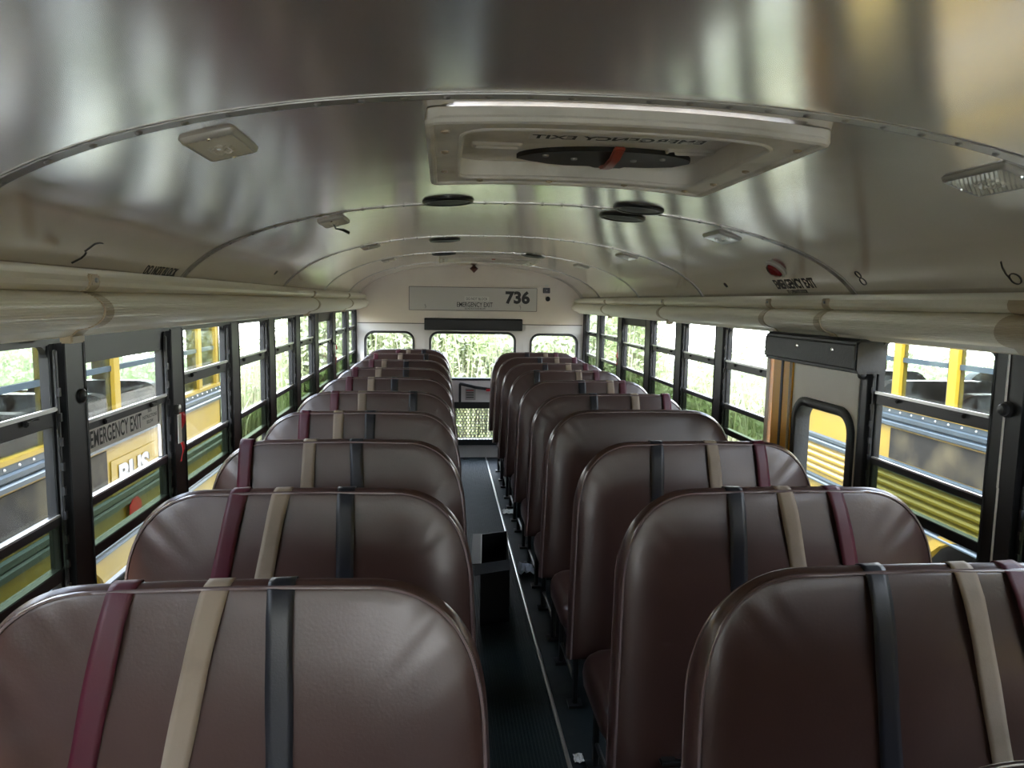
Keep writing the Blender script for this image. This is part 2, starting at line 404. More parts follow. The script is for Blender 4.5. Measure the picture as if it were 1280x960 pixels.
def make_speaker(x, Y, label):
    loc, rot = frame_at(x, Y); r = empty('ceiling_speaker', loc, rot)
    MB().lathe([(.094, 0), (.094, -.005), (.088, -.012), (.080, -.012), (.078, -.008)], 36).build('rim', M['black'], r, smooth=40)
    MB().lathe([(.079, -.006), (.06, -.009), (.03, -.011), (0, -.012)], 36).build('grille', M['ink'], r, smooth=40)
    return tag(r, label, 'speaker', 'round black ceiling speakers')
for x, Y, l in ((-.285, 2.685, 'round black ceiling speaker just behind the large hatch, on its left'),
                (.417, 2.665, 'nearer of the two overlapping round black speakers right of the ceiling centre'),
                (.42, 2.925, 'farther of the two overlapping round black speakers right of the ceiling centre'),
                (-.293, 4.372, 'second round black speaker along the left of the ceiling centre'),
                (-.296, 5.65, 'round black ceiling speaker left of the distant roof hatch'),
                (.385, 5.55, 'round black ceiling speaker right of the distant roof hatch, the nearer one'),
                (.37, 6.60, 'round black ceiling speaker closest to the rear wall')):
    make_speaker(x, Y, l)
loc, rot = frame_at(1.064, 2.886); r = empty('warning_lamp', loc, (0, -math.atan(slope(1.064)), 0))
MB().lathe([(.048, 0), (.048, -.008), (.040, -.012), (.038, -.010)], 24).build('bezel', M['housing'], r)
MB().lathe([(.039, -.008), (.034, -.022), (.02, -.030), (0, -.033)], 24).build('lens', M['redlens'], r)
tag(r, 'round dark red warning lamp on the ceiling curve above the exit lettering', 'warning lamp')

# ------------------------------------------------------------------ cable covers along the eaves (ribbed plastic)
def cover_profile():
    """inner face (x measured from centre line, z), ribs run along the bus"""
    base = [(1.122, 1.738), (1.108, 1.731), (1.100, 1.722), (1.097, 1.711), (1.100, 1.700), (1.108, 1.692), (1.118, 1.688)]
    n = 44; pts = []
    cx, cz, a, b = 1.135, 1.645, .066, .043
    for i in range(n+1):
        t = math.radians(100 + (262-100)*i/n)
        r = 1.0 + (.018 if i % 2 else 0)
        pts.append((cx + a*r*math.cos(t), cz + b*r*math.sin(t)))
    end = [(1.134, 1.596), (1.142, 1.588), (1.158, 1.583), (1.20, 1.580), (1.212, 1.60), (1.20, 1.68), (1.145, 1.742)]
    return base + pts + end
CP = cover_profile()
for nm, sd in (('trim_1', -1), ('trim_2', 1)):
    if sd > 0: CP = [(x, z-.018) for x, z in CP]
    o = struct(MB().extrude([(sd*x, z) for x, z in CP], YF+.02, YB-.004, True, 3).build(nm, M['cover'], smooth=25))
    for Y in ((1.745, 4.62, .35, 6.3, -1.2) if sd < 0 else (4.53, 3.01, 2.54, 1.60, 6.2)):
        wd = .075 if (sd > 0 and Y == 1.60) else .022
        band = MB(); pr = [(sd*(x-.0045), z-.001) for x, z in CP[2:-4]]; pi = [(sd*(x+.001), z) for x, z in CP[2:-4]]
        n = len(pr); vs = [(x, Y-wd, z) for x, z in pr]+[(x, Y+wd, z) for x, z in pr]+[(x, Y-wd, z) for x, z in pi]+[(x, Y+wd, z) for x, z in pi]
        fs = [(i, i+1, n+i+1, n+i) for i in range(n-1)] + [(i, i+1, 2*n+i+1, 2*n+i) for i in range(n-1)] + [(n+i, n+i+1, 3*n+i+1, 3*n+i) for i in range(n-1)]
        c = band.add(vs, fs).build('clip', M['clip'], o, smooth=30)
        zd = 0 if sd < 0 else -.018
        MB().box((sd*1.098-.006, Y-.02, 1.70+zd), (sd*1.098+.006, Y+.02, 1.728+zd)).build('clip_tab', M['clip'], c, bevel=.003)
        MB().lathe([(.006, 0), (.005, .004), (0, .005)], 8, Matrix.Translation((sd*1.092, Y, 1.714+zd)) @ Matrix.Rotation(-sd*PI/2, 4, 'Y')).build('screw', M['steel'], c)
        MB().box((sd*1.150-.014, Y-.03, 1.570+zd), (sd*1.150+.014, Y+.03, 1.588+zd)).build('clip_foot', M['clip'], c, bevel=.003)
    # rounded end where the cover meets the rear wall
    MB().lathe([(.05, 0), (.052, .02), (.045, .05), (.02, .06), (0, .062)], 20, Matrix.Translation((sd*1.128, YB-.004, 1.645)) @ Matrix.Rotation(PI/2, 4, 'X') @ Matrix.Scale(1.0, 4)).build('end_cap', M['cover'], o)

# ------------------------------------------------------------------ side walls, window openings
XW = 1.22
ZS, Z5, Z4, Z3, Z2, ZT = .86, 1.0, 1.02, 1.15, 1.385, 1.56
for nm, sd in (('wall_left', -1), ('wall_right', 1)):
    w = MB()
    if sd < 0: w.box((-1.255, YF, -.05), (-1.205, YB, ZS-.02))
    else:
        w.box((1.205, YF, -.05), (1.255, 2.455, ZS-.02)); w.box((1.205, 3.14, -.05), (1.255, YB, ZS-.02))
    o = struct(w.build(nm, M['cream'], smooth=0))
    hb = MB()                                     # black header above the windows, up to the ceiling edge
    hb.box((min(sd*1.205, sd*1.27), YF, 1.566), (max(sd*1.205, sd*1.27), YB, 1.64)).build('header', M['blackframe'], o, smooth=0)
    sl = MB()
    for a, b in (((YF, YB),) if sd < 0 else ((YF, 2.45), (3.19, YB))):
        sl.box((min(sd*1.185, sd*1.255), a, ZS-.03), (max(sd*1.185, sd*1.255), b, ZS))
    sl.build('sill', M['steel'], o, smooth=0)

def pillar(idx, sd, y0, y1):
    m_ = MB()
    m_.box((min(sd*1.200, sd*1.242), y0+.014, ZS-.02), (max(sd*1.200, sd*1.242), y1-.014, 1.572))
    m_.box((min(sd*1.218, sd*1.245), y0, ZS-.02), (max(sd*1.218, sd*1.245), y1, 1.57))
    m_.tube([(sd*1.201, y1-.016, ZS-.02), (sd*1.201, y1-.016, 1.572)], .005, 8)
    o = struct(m_.build('trim_%d' % idx, M['blackframe'], bevel=.003))
    return o

def side_window(idx, sd, y0, y1, exit_=False, mid=None, sign=False):
    """y0..y1 visible opening; bars at the heights of the photograph"""
    z2 = mid or (1.36 if exit_ else 1.415)
    zt = 1.505 if exit_ else ZT; rt = .030 if exit_ else .046
    X = lambda d: sd*(1.22+d)
    def bx(m_, xa, xb, a, b, za, zb): m_.box((min(X(xa), X(xb)), a, za), (max(X(xa), X(xb)), b, zb)); return m_
    f = MB()
    bx(f, 0, .024, y0, y0+.010, ZS, 1.57); bx(f, 0, .024, y1-.018, y1, ZS, 1.57)
    bx(f, 0, .03, y0, y1, zt, 1.572)
    bx(f, -.004, .02, y0, y1, z2-rt, z2-.006)           # meeting rail
    bx(f, -.004, .022, y0, y1, Z3-.022, Z3)                # lower rail
    bx(f, -.004, .024, y0, y1, Z5-.012, Z4)                # bottom rail
    bx(f, .002, .022, y0, y1, ZS-.005, ZS+.02)
    bx(f, -.012, -.004, y1-.013, y1-.003, ZS+.03, 1.55)        # sash track down the far side
    root = f.build('window_%d' % idx, M['blackframe'], smooth=0, bevel=.002)
    struct(root)
    a = MB(); bx(a, -.010, -.002, y0+.004, y1-.004, z2-.010, z2+.0); a.build('rail_cap', M['chrome'] if False else M['alu'], root, bevel=.002)
    a = MB(); bx(a, -.008, -.002, y0+.004, y1-.02, Z3, Z3+.006); a.build('rail_strip', M['alu'], root, bevel=.001)
    tk = MB()
    zz = ZS+.1
    while zz < 1.5: bx(tk, -.016, -.010, y1-.012, y1-.004, zz, zz+.02); zz += .06
    tk.build('track_catches', M['blackframe'], root, smooth=0)
    for q in (.22, .78):
        yy = y0+(y1-y0)*q; a = MB(); bx(a, -.016, -.003, yy-.025, yy+.025, z2-.026, z2-.012); a.build('sash_latch', M['black'], root, bevel=.003)
    def pane(n, x, za, zb, m): p = MB(); bx(p, x, x+.004, y0+.008, y1-.012, za, zb); p.build(n, m, root, smooth=0)
    pane('upper_pane', .016, z2-.01, zt+.01, M['glass'])
    pane('middle_pane', .008, Z3-.01, z2-.02, M['dirtyglass'] if idx in (9, 26) else M['glass'])
    pane('tinted_pane', .012, Z4-.01, Z3-.01, M['tint'])
    pane('bottom_pane', .012, ZS, Z5-.01, M['glass'])
    # rounded upper corners of the upper light
    if not exit_:
        for ya, s_ in ((y0+.014, 1), (y1-.022, -1)):
            r_ = .028; pts = [(ya, zt)] + [(ya+s_*r_*(1-math.sin(k*PI/12)), zt-r_*(1-math.cos(k*PI/12))) for k in range(7)]
            vs = [(X(.004), p[0], p[1]) for p in pts]+[(X(.018), p[0], p[1]) for p in pts]; n = len(pts)
            MB().add(vs, [tuple(range(n)), tuple(range(n, 2*n))[::-1]]+[(i, (i+1) % n, n+(i+1) % n, n+i) for i in range(n)]).build('corner_fillet', M['blackframe'], root, smooth=0)
    return root

LWN = [(-3.95, -3.42), (-3.26, -2.73), (-2.57, -2.04), (-1.88, -1.35), (-1.19, -.66), (-.50, .05), (-.12+.31, .43), (.56, 1.10), (1.235, 1.795), (1.915, 2.475), (2.605, 3.165), (3.30, 3.84), (3.985, 4.53), (4.67, 5.20), (5.345, 6.02), (6.19, 6.90), (7.04, 7.60)]
RWN = [(-3.95, -3.42), (-3.26, -2.73), (-2.57, -2.04), (-1.88, -1.35), (-1.19, -.66), (-.50, .03), (.50, 1.04), (1.175, 1.705), (1.84, 2.395), None, (3.195, 3.745), (3.875, 4.43), (4.565, 5.12), (5.27, 5.96), (6.125, 6.82), (6.97, 7.53)]
wi = 1; ti = 3
for sd, W_, ex in ((-1, LWN, (9, 14)), (1, RWN, (13,))):
    prev = YF
    for k, p in enumerate(W_):
        if p is None: continue
        w = side_window(wi, sd, p[0], p[1], k in ex, None if sd < 0 else (1.388 if k not in ex else 1.36)); wi += 1
        if 0: pass
        if k == 10 and sd > 0: prev = None
        if prev is not None and p[0]-prev > .02:
            o = pillar(ti, sd, prev, p[0]); ti += 1
            if sd > 0 and k == 8:
                MB().tube([(1.1975, 1.775, 1.575), (1.1975, 1.775, 1.2), (1.1965, 1.772, 1.198), (1.1975, 1.772, ZS)], .0028, 6).build('wire', M['tag'], o)
                MB().lathe([(.022, 0), (.022, .006), (.017, .010), (.017, .018), (.012, .024), (0, .025)], 14, Matrix.Translation((1.200, 1.765, 1.415)) @ Matrix.Rotation(-PI/2, 4, 'Y')).build('latch_knob', M['black'], o)
            if sd < 0 and k in (9, 10):
                MB().lathe([(.018, 0), (.018, .006), (.013, .010), (0, .012)], 14, Matrix.Translation((-1.200, (prev+p[0])/2 + (.02 if k == 9 else -.04), 1.43 if k == 9 else 1.30)) @ Matrix.Rotation(PI/2, 4, 'Y')).build('latch_knob', M['black'], o)
        prev = p[1]
    o = pillar(ti, sd, prev, YB); ti += 1
pillar(ti, 1, 2.395, 2.462); ti += 1
o = struct(MB().box((1.192, 3.158, ZS-.02), (1.262, 3.197, 1.572)).build('trim_%d' % ti, M['cream'], bevel=.004)); ti += 1
MB().lathe([(.018, 0), (.018, .008), (.013, .016), (0, .018)], 14, Matrix.Translation((1.196, 2.43, 1.44)) @ Matrix.Rotation(-PI/2, 4, 'Y')).build('latch_knob', M['black'], o)

# side emergency door (door_2)
hole = rrect(2.50, 2.90, .62, 1.275, .07, 8)
d2 = plate('door_2', [(2.462, .03), (2.955, .03), (2.955, 1.59), (2.462, 1.59)], [hole], .04, lambda u, v, w: (1.203+w, u, v), M['cream']); struct(d2)
def gasket(name, x0, x1, y0, y1, r, wd, th, fn, m, parent):
    L_ = []
    for e, w in ((wd, 0), (wd, th*.7), (wd*.75, th), (wd*.25, th), (0, th*.7), (-.004, 0), (-.002, -.05), (wd*.5, -.05)):
        L_.append([fn(u, v, w) for u, v in rrect(x0-e, x1+e, y0-e, y1+e, r+e, 8)])
    L_.append(L_[0])
    return MB().loops(L_, False, False).build(name, m, parent)
gasket('window_gasket', 2.505, 2.895, .625, 1.27, .065, .036, .018, lambda u, v, w: (1.204-w, u, v), M['pad'], d2)
MB().box((1.218, 2.5, .62), (1.222, 2.9, 1.275)).build('window_pane', M['glass'], d2, smooth=0)
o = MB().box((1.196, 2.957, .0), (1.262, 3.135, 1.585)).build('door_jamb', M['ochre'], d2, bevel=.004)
MB().box((1.192, 3.035, .0), (1.198, 3.052, 1.585)).build('jamb_seal', M['stain'], o)
MB().tube([(1.194, 2.965, 0), (1.194, 2.965, 1.585)], .006, 8).build('jamb_edge', M['clip'], o)
# padded header above it
pd = MB(); n0 = [(1.10, 1.462), (1.10, 1.555), (1.112, 1.568), (1.165, 1.572), (1.205, 1.572), (1.205, 1.452), (1.112, 1.452)]
pd.extrude(n0, 2.33, 3.035, True, 1)
pr = pd.build('padded_header', M['pad'], bevel=.008)
tag(pr, 'long black padded header above the side emergency door on the right', 'door pad', 'black padded headers over the emergency doors')
for y in (2.48, 2.74): MB().lathe([(.008, 0), (.007, .003), (0, .004)], 10, Matrix.Translation((1.100, y, 1.525)) @ Matrix.Rotation(-PI/2, 4, 'Y')).build('screw', M['chrome'], pr)

# exit sign decal on the left window, hung behind the glass rail
sg = MB().box((-1.2235, 1.915, 1.268), (-1.2205, 2.43, 1.333)).build('exit_sign', M['decal'], smooth=0)
tag(sg, 'grey strip sign reading EMERGENCY EXIT on the left window beside the nearest red tag', 'sign')
fl = lambda y0, z0: (lambda u, v, w: (-1.2202+w, y0+u, z0+v))
text('lettering', 'EMERGENCY EXIT', M['ink'], fl(1.952, 1.279), .325, .046, sg, .016)
text('lettering', 'SEE', M['ink'], fl(2.325, 1.318), .03, .011, sg, .01)
text('lettering', 'INSTRUCTIONS', M['ink'], fl(2.285, 1.300), .11, .011, sg, .01)
text('lettering', 'BELOW', M['ink'], fl(2.315, 1.283), .05, .011, sg, .01)
MB().box((-1.2204, 2.405, 1.274), (-1.2200, 2.412, 1.333)).build('sign_border', M['ink'], sg)
MB().box((-1.225, 2.415, 1.16), (-1.217, 2.428, 1.345)).build('sign_edge', M['tag'], sg)

def red_tag(sd, Y, z, s, label):
    r = empty('release_tag', (sd*1.185, Y, z)); rr = random.Random(int(Y*10))
    def rib(x0, y0, z0, z1, w, amp, ph):
        n = 14; vs = []
        for i in range(n+1):
            t = i/n; zz = z0+(z1-z0)*t; a = ph+t*5
            off = amp*math.sin(a)
            for q in (-1, 1): vs.append((x0+off*.6*q+.004*math.sin(a), y0+off*.5+q*w/2*(.6+.4*math.cos(a)), zz))
        return vs, [(2*i, 2*i+1, 2*i+3, 2*i+2) for i in range(n)]
    for x0, y0, z0, z1, w, amp, ph in ((0, .0, .06, -.055, .036, .010, .4), (.004*-sd, -.012, -.05, -.125, .026, .002, 0)):
        vs, fs = rib(x0*s, y0*s, z0*s, z1*s, w*s, amp*s, ph)
        o = MB().add(vs, fs).build('ribbon', M['red'], r, smooth=60); so = o.modifiers.new('t', 'SOLIDIFY'); so.thickness = .0015
    MB().box((-sd*.004-.001, -.052*s, -.05*s), (-sd*.004+.001, -.018*s, .058*s)).build('paper_tag', M['tag'], r)
    MB().lathe([(.014, 0), (.014, .01), (0, .013)], 12, Matrix.Translation((sd*.014, -.0, .075*s)) @ Matrix.Rotation(-sd*PI/2, 4, 'Y')).build('button', M['steel'], r)
    return tag(r, label, 'tag', 'red emergency window tags')
red_tag(-1, 2.515, 1.235, .9, 'red ribbon and white tag on the left pillar beside the exit sign window')
red_tag(-1, 6.07, 1.25, .9, 'small red tag on the left window pillar far back')
red_tag(1, 6.03, 1.27, .9, 'small red tag on the right window pillar far back')

# ------------------------------------------------------------------ floor
struct(MB().box((-1.205, YF, -.06), (1.205, YB+.05, -.001)).build('floor', M['floor'], smooth=0))
ar = MB(); pr = [(-.215, -.002)]; x = -.215
while x < .155:
    pr += [(x, .0035), (x+.006, .0035), (x+.0075, .001), (x+.0125, .001)]; x += .014
pr += [(.160, .0035), (.160, -.002)]
o = struct(ar.extrude(pr, YF, YB-.01, True, 1).build('trim_%d' % ti, M['rubber'], smooth=0)); ti += 1
for x in (.166, -.222):
    q = struct(MB().extrude([(x-.009, -.001), (x-.007, .005), (x, .007), (x+.007, .005), (x+.009, -.001)], YF, YB-.01).build('trim_%d' % ti, M['alu'])); ti += 1

# ------------------------------------------------------------------ rear wall with door_1
top = [(1.195*math.cos(a), 0) for a in ()]
arch = [(x, zc(x)+.004) for x in [1.188*math.sin(PI/2*i/24) for i in range(24, -25, -1)]]
def fb(off): return lambda u, v, w: (u, YB+off+w, v)
wb = plate('wall_back', [(-1.25, 1.44), (1.25, 1.44)]+[(1.25, 1.6)]+arch+[(-1.25, 1.6)], [], .05, fb(0), M['cream']); struct(wb)
plate('lower_panel', [(-1.25, -.02), (-.483, -.02), (-.483, 1.44), (-1.25, 1.44)], [rrect(-1.10, -.62, .82, 1.335, .08, 8)], .05, fb(0), M['white'], wb)
plate('lower_panel', [(.553, -.02), (1.25, -.02), (1.25, 1.44), (.553, 1.44)], [rrect(.645, 1.125, .82, 1.325, .08, 8)], .05, fb(0), M['white'], wb)
MB().box((-.50, YB, 1.375), (.57, YB+.05, 1.44)).build('door_lintel', M['white'], wb, smooth=0)
MB().box((-1.19, YB-.006, 1.434), (1.19, YB+.001, 1.442)).build('panel_ledge', M['stain'], wb, smooth=0)
for x0, x1, zt, n in ((-1.10, -.62, 1.335, 0), (.645, 1.125, 1.325, 1)):
    g = gasket('rear_window_gasket', x0, x1, .82, zt, .08, .022, .014, lambda u, v, w: (u, YB-w, v), M['pad'], wb)
    MB().box((x0, YB+.02, .82), (x1, YB+.024, zt)).build('pane', M['glass'], g, smooth=0)
d1 = plate('door_1', [(-.485, -.01), (.555, -.01), (.555, 1.38), (-.485, 1.38)],
           [rrect(-.425, .455, .86, 1.335, .075, 8), rrect(-.40, .44, .20, .53, .03, 4)], .04, fb(.004), M['white']); struct(d1)
g = gasket('door_window_gasket', -.425, .455, .86, 1.335, .075, .022, .012, lambda u, v, w: (u, YB+.004-w, v), M['pad'], d1)
MB().box((-.425, YB+.02, .86), (.455, YB+.024, 1.335)).build('pane', M['glass'], g, smooth=0)
MB().box((-.46, YB-.012, .535), (.53, YB+.004, .605)).build('guard_bar', M['black'], d1, bevel=.003)
MB().box((-.46, YB-.012, .135), (.53, YB+.004, .198)).build('guard_bar', M['black'], d1, bevel=.003)
# perforated guard: staggered hexagonal holes
pg = MB(); P = .034; R = .0145; row = 0; z = .205
hexpts = lambda cx, cz, r, rot: [(cx+r*math.cos(PI/6+k*PI/3+rot), cz+r*math.sin(PI/6+k*PI/3+rot)) for k in range(6)]
while z < .54:
    x = -.40 + (P/2 if row % 2 else 0)
    while x < .45:
        o_ = hexpts(x, z, P/math.sqrt(3), 0); i_ = hexpts(x, z, R, 0)
        vs = [(a, YB-.004, b) for a, b in o_]+[(a, YB-.004, b) for a, b in i_]+[(a, YB-.001, b) for a, b in i_]
        pg.add(vs, [(k, (k+1) % 6, 6+(k+1) % 6, 6+k) for k in range(6)]+[(6+k, 6+(k+1) % 6, 12+(k+1) % 6, 12+k) for k in range(6)])
        x += P
    z += P*math.sqrt(3)/2; row += 1
pg.build('perforated_guard', M['steel'], d1, smooth=0)
MB().tube([(-.12, YB-.012, .80), (-.10, YB-.02, .80), (.05, YB-.02, .765), (.27, YB-.02, .735), (.42, YB-.02, .715)], .016, 8).build('release_lever', M['black'], d1)
MB().box((-.13, YB-.01, .60), (-.105, YB+.003, .80)).build('lever_rod', M['black'], d1)
MB().box((.16, YB-.041, .725), (.30, YB-.036, .752)).build('red_marking', M['red'], d1)
dl = MB().box((-.06, YB+.0015, .625), (.05, YB+.0035, .75)).build('instruction_label', M['signgrey'], d1, smooth=0)
for zz, m_ in ((.725, 'red'), (.70, 'ink'), (.675, 'ink'), (.65, 'ink')):
    MB().box((-.05, YB+.0005, zz), (.03, YB+.0015, zz+.009)).build('label_line', M[m_], dl)
hp = MB().extrude([(0, 0), (0, .118), (.01, .125), (.06, .125), (.075, .11), (.075, .012), (.065, 0)], -.495, .535).build('padded_header', M['pad'], bevel=.004)
for v in hp.data.vertices: v.co = Vector((v.co.y, YB-v.co.x-.001, 1.372+v.co.z))
tag(hp, 'black padded header over the rear emergency door', 'door pad', 'black padded headers over the emergency doors')

bd = MB().box((-.655, YB-.012, 1.580), (.69, YB-.001, 1.822)).build('access_panel', M['board'], bevel=.002)
tag(bd, 'flat grey panel numbered 736 above the rear emergency door', 'panel')
fbk = lambda x0, z0, off=.0125: (lambda u, v, w: (x0+u, YB-off-w, z0+v))
text('number', '736', M['ink'], fbk(.355, 1.655), .26, .138, bd, .045)
MB().box((-.075, YB-.0135, 1.683), (.18, YB-.012, 1.728)).build('small_label', M['signwhite'], bd)
text('lettering', 'DO NOT BLOCK', M['ink'], fbk(-.06, 1.69, .0138), .225, .028, bd, .0)
text('lettering', 'EMERGENCY EXIT', M['ink'], fbk(-.155, 1.618), .375, .05, bd, .01)
text('lettering', 'SEE INSTRUCTIONS BELOW', M['ink'], fbk(-.075, 1.592), .22, .018, bd, .0)
for x in (-.49, .51):
    MB().tube([(x, YB-.014, 1.64), (x, YB-.02, 1.635), (x+.01, YB-.02, 1.615), (x+.004, YB-.014, 1.60)], .005, 6).build('hook', M['steel'], bd)
for pts in (((-.655, 1.580), (.69, 1.580)), ((-.655, 1.822), (.69, 1.822)), ((-.655, 1.58), (-.655, 1.822)), ((.69, 1.58), (.69, 1.822))):
    a, b = pts; MB().tube([(a[0], YB-.011, a[1]), (b[0], YB-.011, b[1])], .003, 6).build('panel_edge', M['stain'], bd)
sw = MB().box((.755, YB-.02, 1.775), (.83, YB-.001, 1.832)).build('wall_switch', M['black'], bevel=.004)
tag(sw, 'small black square switch on the rear wall right of the numbered panel', 'switch')
MB().box((.79, YB-.023, 1.80), (.797, YB-.02, 1.807)).build('toggle', M['tag'], sw)
MB().box((.775, YB-.003, 1.842), (.815, YB-.001, 1.865)).build('switch_label', M['signwhite'], sw)
bz = MB().lathe([(.026, 0), (.024, .008), (0, .010)], 20, Matrix.Translation((.81, YB-.001, 1.715)) @ Matrix.Rotation(PI/2, 4, 'X')).build('wall_plug', M['ink'])
tag(bz, 'round black plug on the rear wall below the small square switch', 'plug')
M['darkred'] = mat('dark_red_lens', (.09, .02, .012), .3)
dm = MB().lathe([(.045, 0), (.035, .02), (.012, .035), (0, .037)], 4, Matrix.Translation((.02, YB-.001, 2.018)) @ Matrix.Rotation(PI/2, 4, 'X')).build('marker_lamp', M['darkred'], smooth=0)
tag(dm, 'small dark red diamond lamp at the top centre of the rear wall', 'marker lamp')

# unseen front bulkhead behind the photographer, set back, windscreen shrunk to dim the seats
wf = plate('wall_front', [(-1.25, -.05), (1.25, -.05), (1.25, 1.6)]+arch+[(-1.25, 1.6)], [rrect(-1.0, 1.0, 1.0, 1.65, .1, 6)], .05, lambda u, v, w: (u, YF-w, v), M['cream']); struct(wf)
MB().box((-1.0, YF-.03, 1.0), (1.0, YF-.026, 1.65)).build('windscreen_pane', M['glass'], wf, smooth=0)

# ------------------------------------------------------------------ seats
SW, SH = .895, 1.175        # width of a bench back and its top height
Z0 = .40                    # bottom of the back
def seat_outline(d, inner=1):
    """closed loop (x, z) of the back, inset by d; x from 0 (aisle) to SW (wall)"""
    pts = []; x0, x1, z1, z0 = d, SW-d, SH-d, Z0+d
    rx, rz = .215-.55*d, .27-.6*d; n = 28
    flare = lambda z: .028*max(0, (1.0-z))/.6
    pts.append((x0-flare(z0), z0))
    pts.append((x0-flare(.62), .62)); pts.append((x0-flare(.78), .78))
    for k in range(n+1):
        a = .5*PI*k/n; c, s = math.cos(a), math.sin(a)
        zz = z1-rz+rz*s**(1/1.25) if s > 1e-6 else z1-rz
        pts.append(((x0+rx-rx*c**(1/1.12) if c > 1e-6 else x0+rx)-flare(zz), zz))
    for q in (.25, .5, .75): pts.append((x0+rx+(x1-x0-2*rx)*q, z1+.003*math.sin(PI*q)))
    for k in range(n+1):
        a = .5*PI*(1-k/n); c, s = math.cos(a), math.sin(a)
        pts.append((x1-rx+rx*c**(1/1.12) if c > 1e-6 else x1-rx, z1-rz+rz*s**(1/1.25) if s > 1e-6 else z1-rz))
    pts.append((x1, .78)); pts.append((x1, .62)); pts.append((x1, z0))
    return pts
PROF = [(.20, -.062), (.12, -.060), (.07, -.056), (.035, -.051), (.014, -.044), (.004, -.037), (0, -.022), (-.003, 0), (0, .022), (.004, .037), (.014, .044), (.035, .050), (.07, .053), (.12, .055), (.20, .055)]
LEAN = math.tan(math.radians(7))
def yl(z): return -(SH-z)*LEAN
def thin(y, z):
    k = min(1, max(0, (z-(SH-.26))/.26)); k = k*k*(3-2*k)
    return -.037+(y+.037)*(1-.60*k)
def wrinkle(i, d, n, seed):
    # gathers in the vinyl round both top corners
    k = i; t = 0
    if 3 <= i <= 31: t = math.sin(PI*(i-3)/28)
    if 35 <= i <= 63: t = math.sin(PI*(i-35)/28)
    return t*.0012*math.sin(i*1.15+seed)*(.6+.4*math.sin(i*.37+seed))*(1 if .010 < d < .05 else .5 if .003 < d < .09 else 0)
def back_mesh(seed, mirror):
    L_ = []
    for j, (d, y) in enumerate(PROF):
        lp = seat_outline(d); n = len(lp); pts = []
        for i, (x, z) in enumerate(lp):
            w = wrinkle(i, d, n, seed)*(1 if y < 0 else .5)
            pts.append(((-x if mirror else x), thin(y, z) + yl(z) + (w if y < 0 else -w), z))
        L_.append(pts)
    return MB().loops(L_).mesh('seat_back', M['vinyl'], 40)
def piping_mesh(mirror):
    m_ = MB()
    for y, d in ((-.041, .0065), (.041, .0065)):
        lp = seat_outline(d)
        m_.tube([((-x if mirror else x), thin(y, z)+yl(z), z) for x, z in lp], .0042, 6, ref=(0,1,0))
    return m_.mesh('piping', M['piping'], 60)
def cushion_mesh(mirror):
    s = -1 if mirror else 1; L_ = []
    y0, y1 = -.47, -.055
    for e, z in ((.012, .335), (0, .35), (-.004, .39), (0, .42), (.010, .438), (.03, .449), (.08, .455), (.14, .457)):
        lp = rrect(.012+e, SW-.012-e, y0+e, y1-e*.3, max(.07-e*.4, .01), 6)
        if mirror: lp = [(-x, y) for x, y in lp]
        L_.append([(x, y+yl(.45)*1.0+.0, z) for x, y in lp])
    return MB().loops(L_).mesh('cushion', M['vinyl'], 45)
def frame_mesh(mirror):
    s = -1 if mirror else 1; m_ = MB(); q = yl(.4)
    m_.box((min(s*.03, s*.88), -.44+q, .315), (max(s*.03, s*.88), -.02+q, .338))
    return m_.mesh('seat_frame', M['black'], 0)
def leg_mesh(mirror, y):
    s = -1 if mirror else 1; q = yl(.4)
    m_ = MB().tube([(s*.075, y+q, .33), (s*.075, y+q, .012)], .013, 8)
    m_.box((s*.075-.03, y+q-.03, 0), (s*.075+.03, y+q+.03, .012))
    return m_.mesh('leg', M['black'], 40)
def brace_mesh(mirror):
    s = -1 if mirror else 1; q = yl(.4)
    return MB().tube([(s*.075, -.40+q, .10), (s*.075, -.08+q, .10)], .009, 8).mesh('leg_brace', M['black'], 40)
def bracket_mesh(mirror):
    s = -1 if mirror else 1; q = yl(.4)
    return MB().box((min(s*.86, s*.925), -.42+q, .20), (max(s*.86, s*.925), -.04+q, .335)).mesh('wall_bracket', M['black'], 0)
MESH = {}
for mir in (0, 1):
    MESH[mir] = dict(back=[back_mesh(s, mir) for s in (0, 1.7, 3.1)], pip=piping_mesh(mir), cus=cushion_mesh(mir), fr=frame_mesh(mir),
                     l1=leg_mesh(mir, -.42), l2=leg_mesh(mir, -.06), br=brace_mesh(mir), wb=bracket_mesh(mir))
def section(z, d_over=0):
    """front face y of the back at height z, middle of the bench"""
    d = SH-z
    for (d0, y0), (d1, y1) in zip(PROF[6::-1], PROF[5::-1]):
        pass
    tb = [(0, -.022), (.004, -.037), (.014, -.044), (.035, -.051), (.07, -.056), (.12, -.060), (.20, -.062), (9, -.062)]
    for (a, b), (c, e) in zip(tb, tb[1:]):
        if d <= c: return b+(e-b)*(d-a)/(c-a)
    return -.062
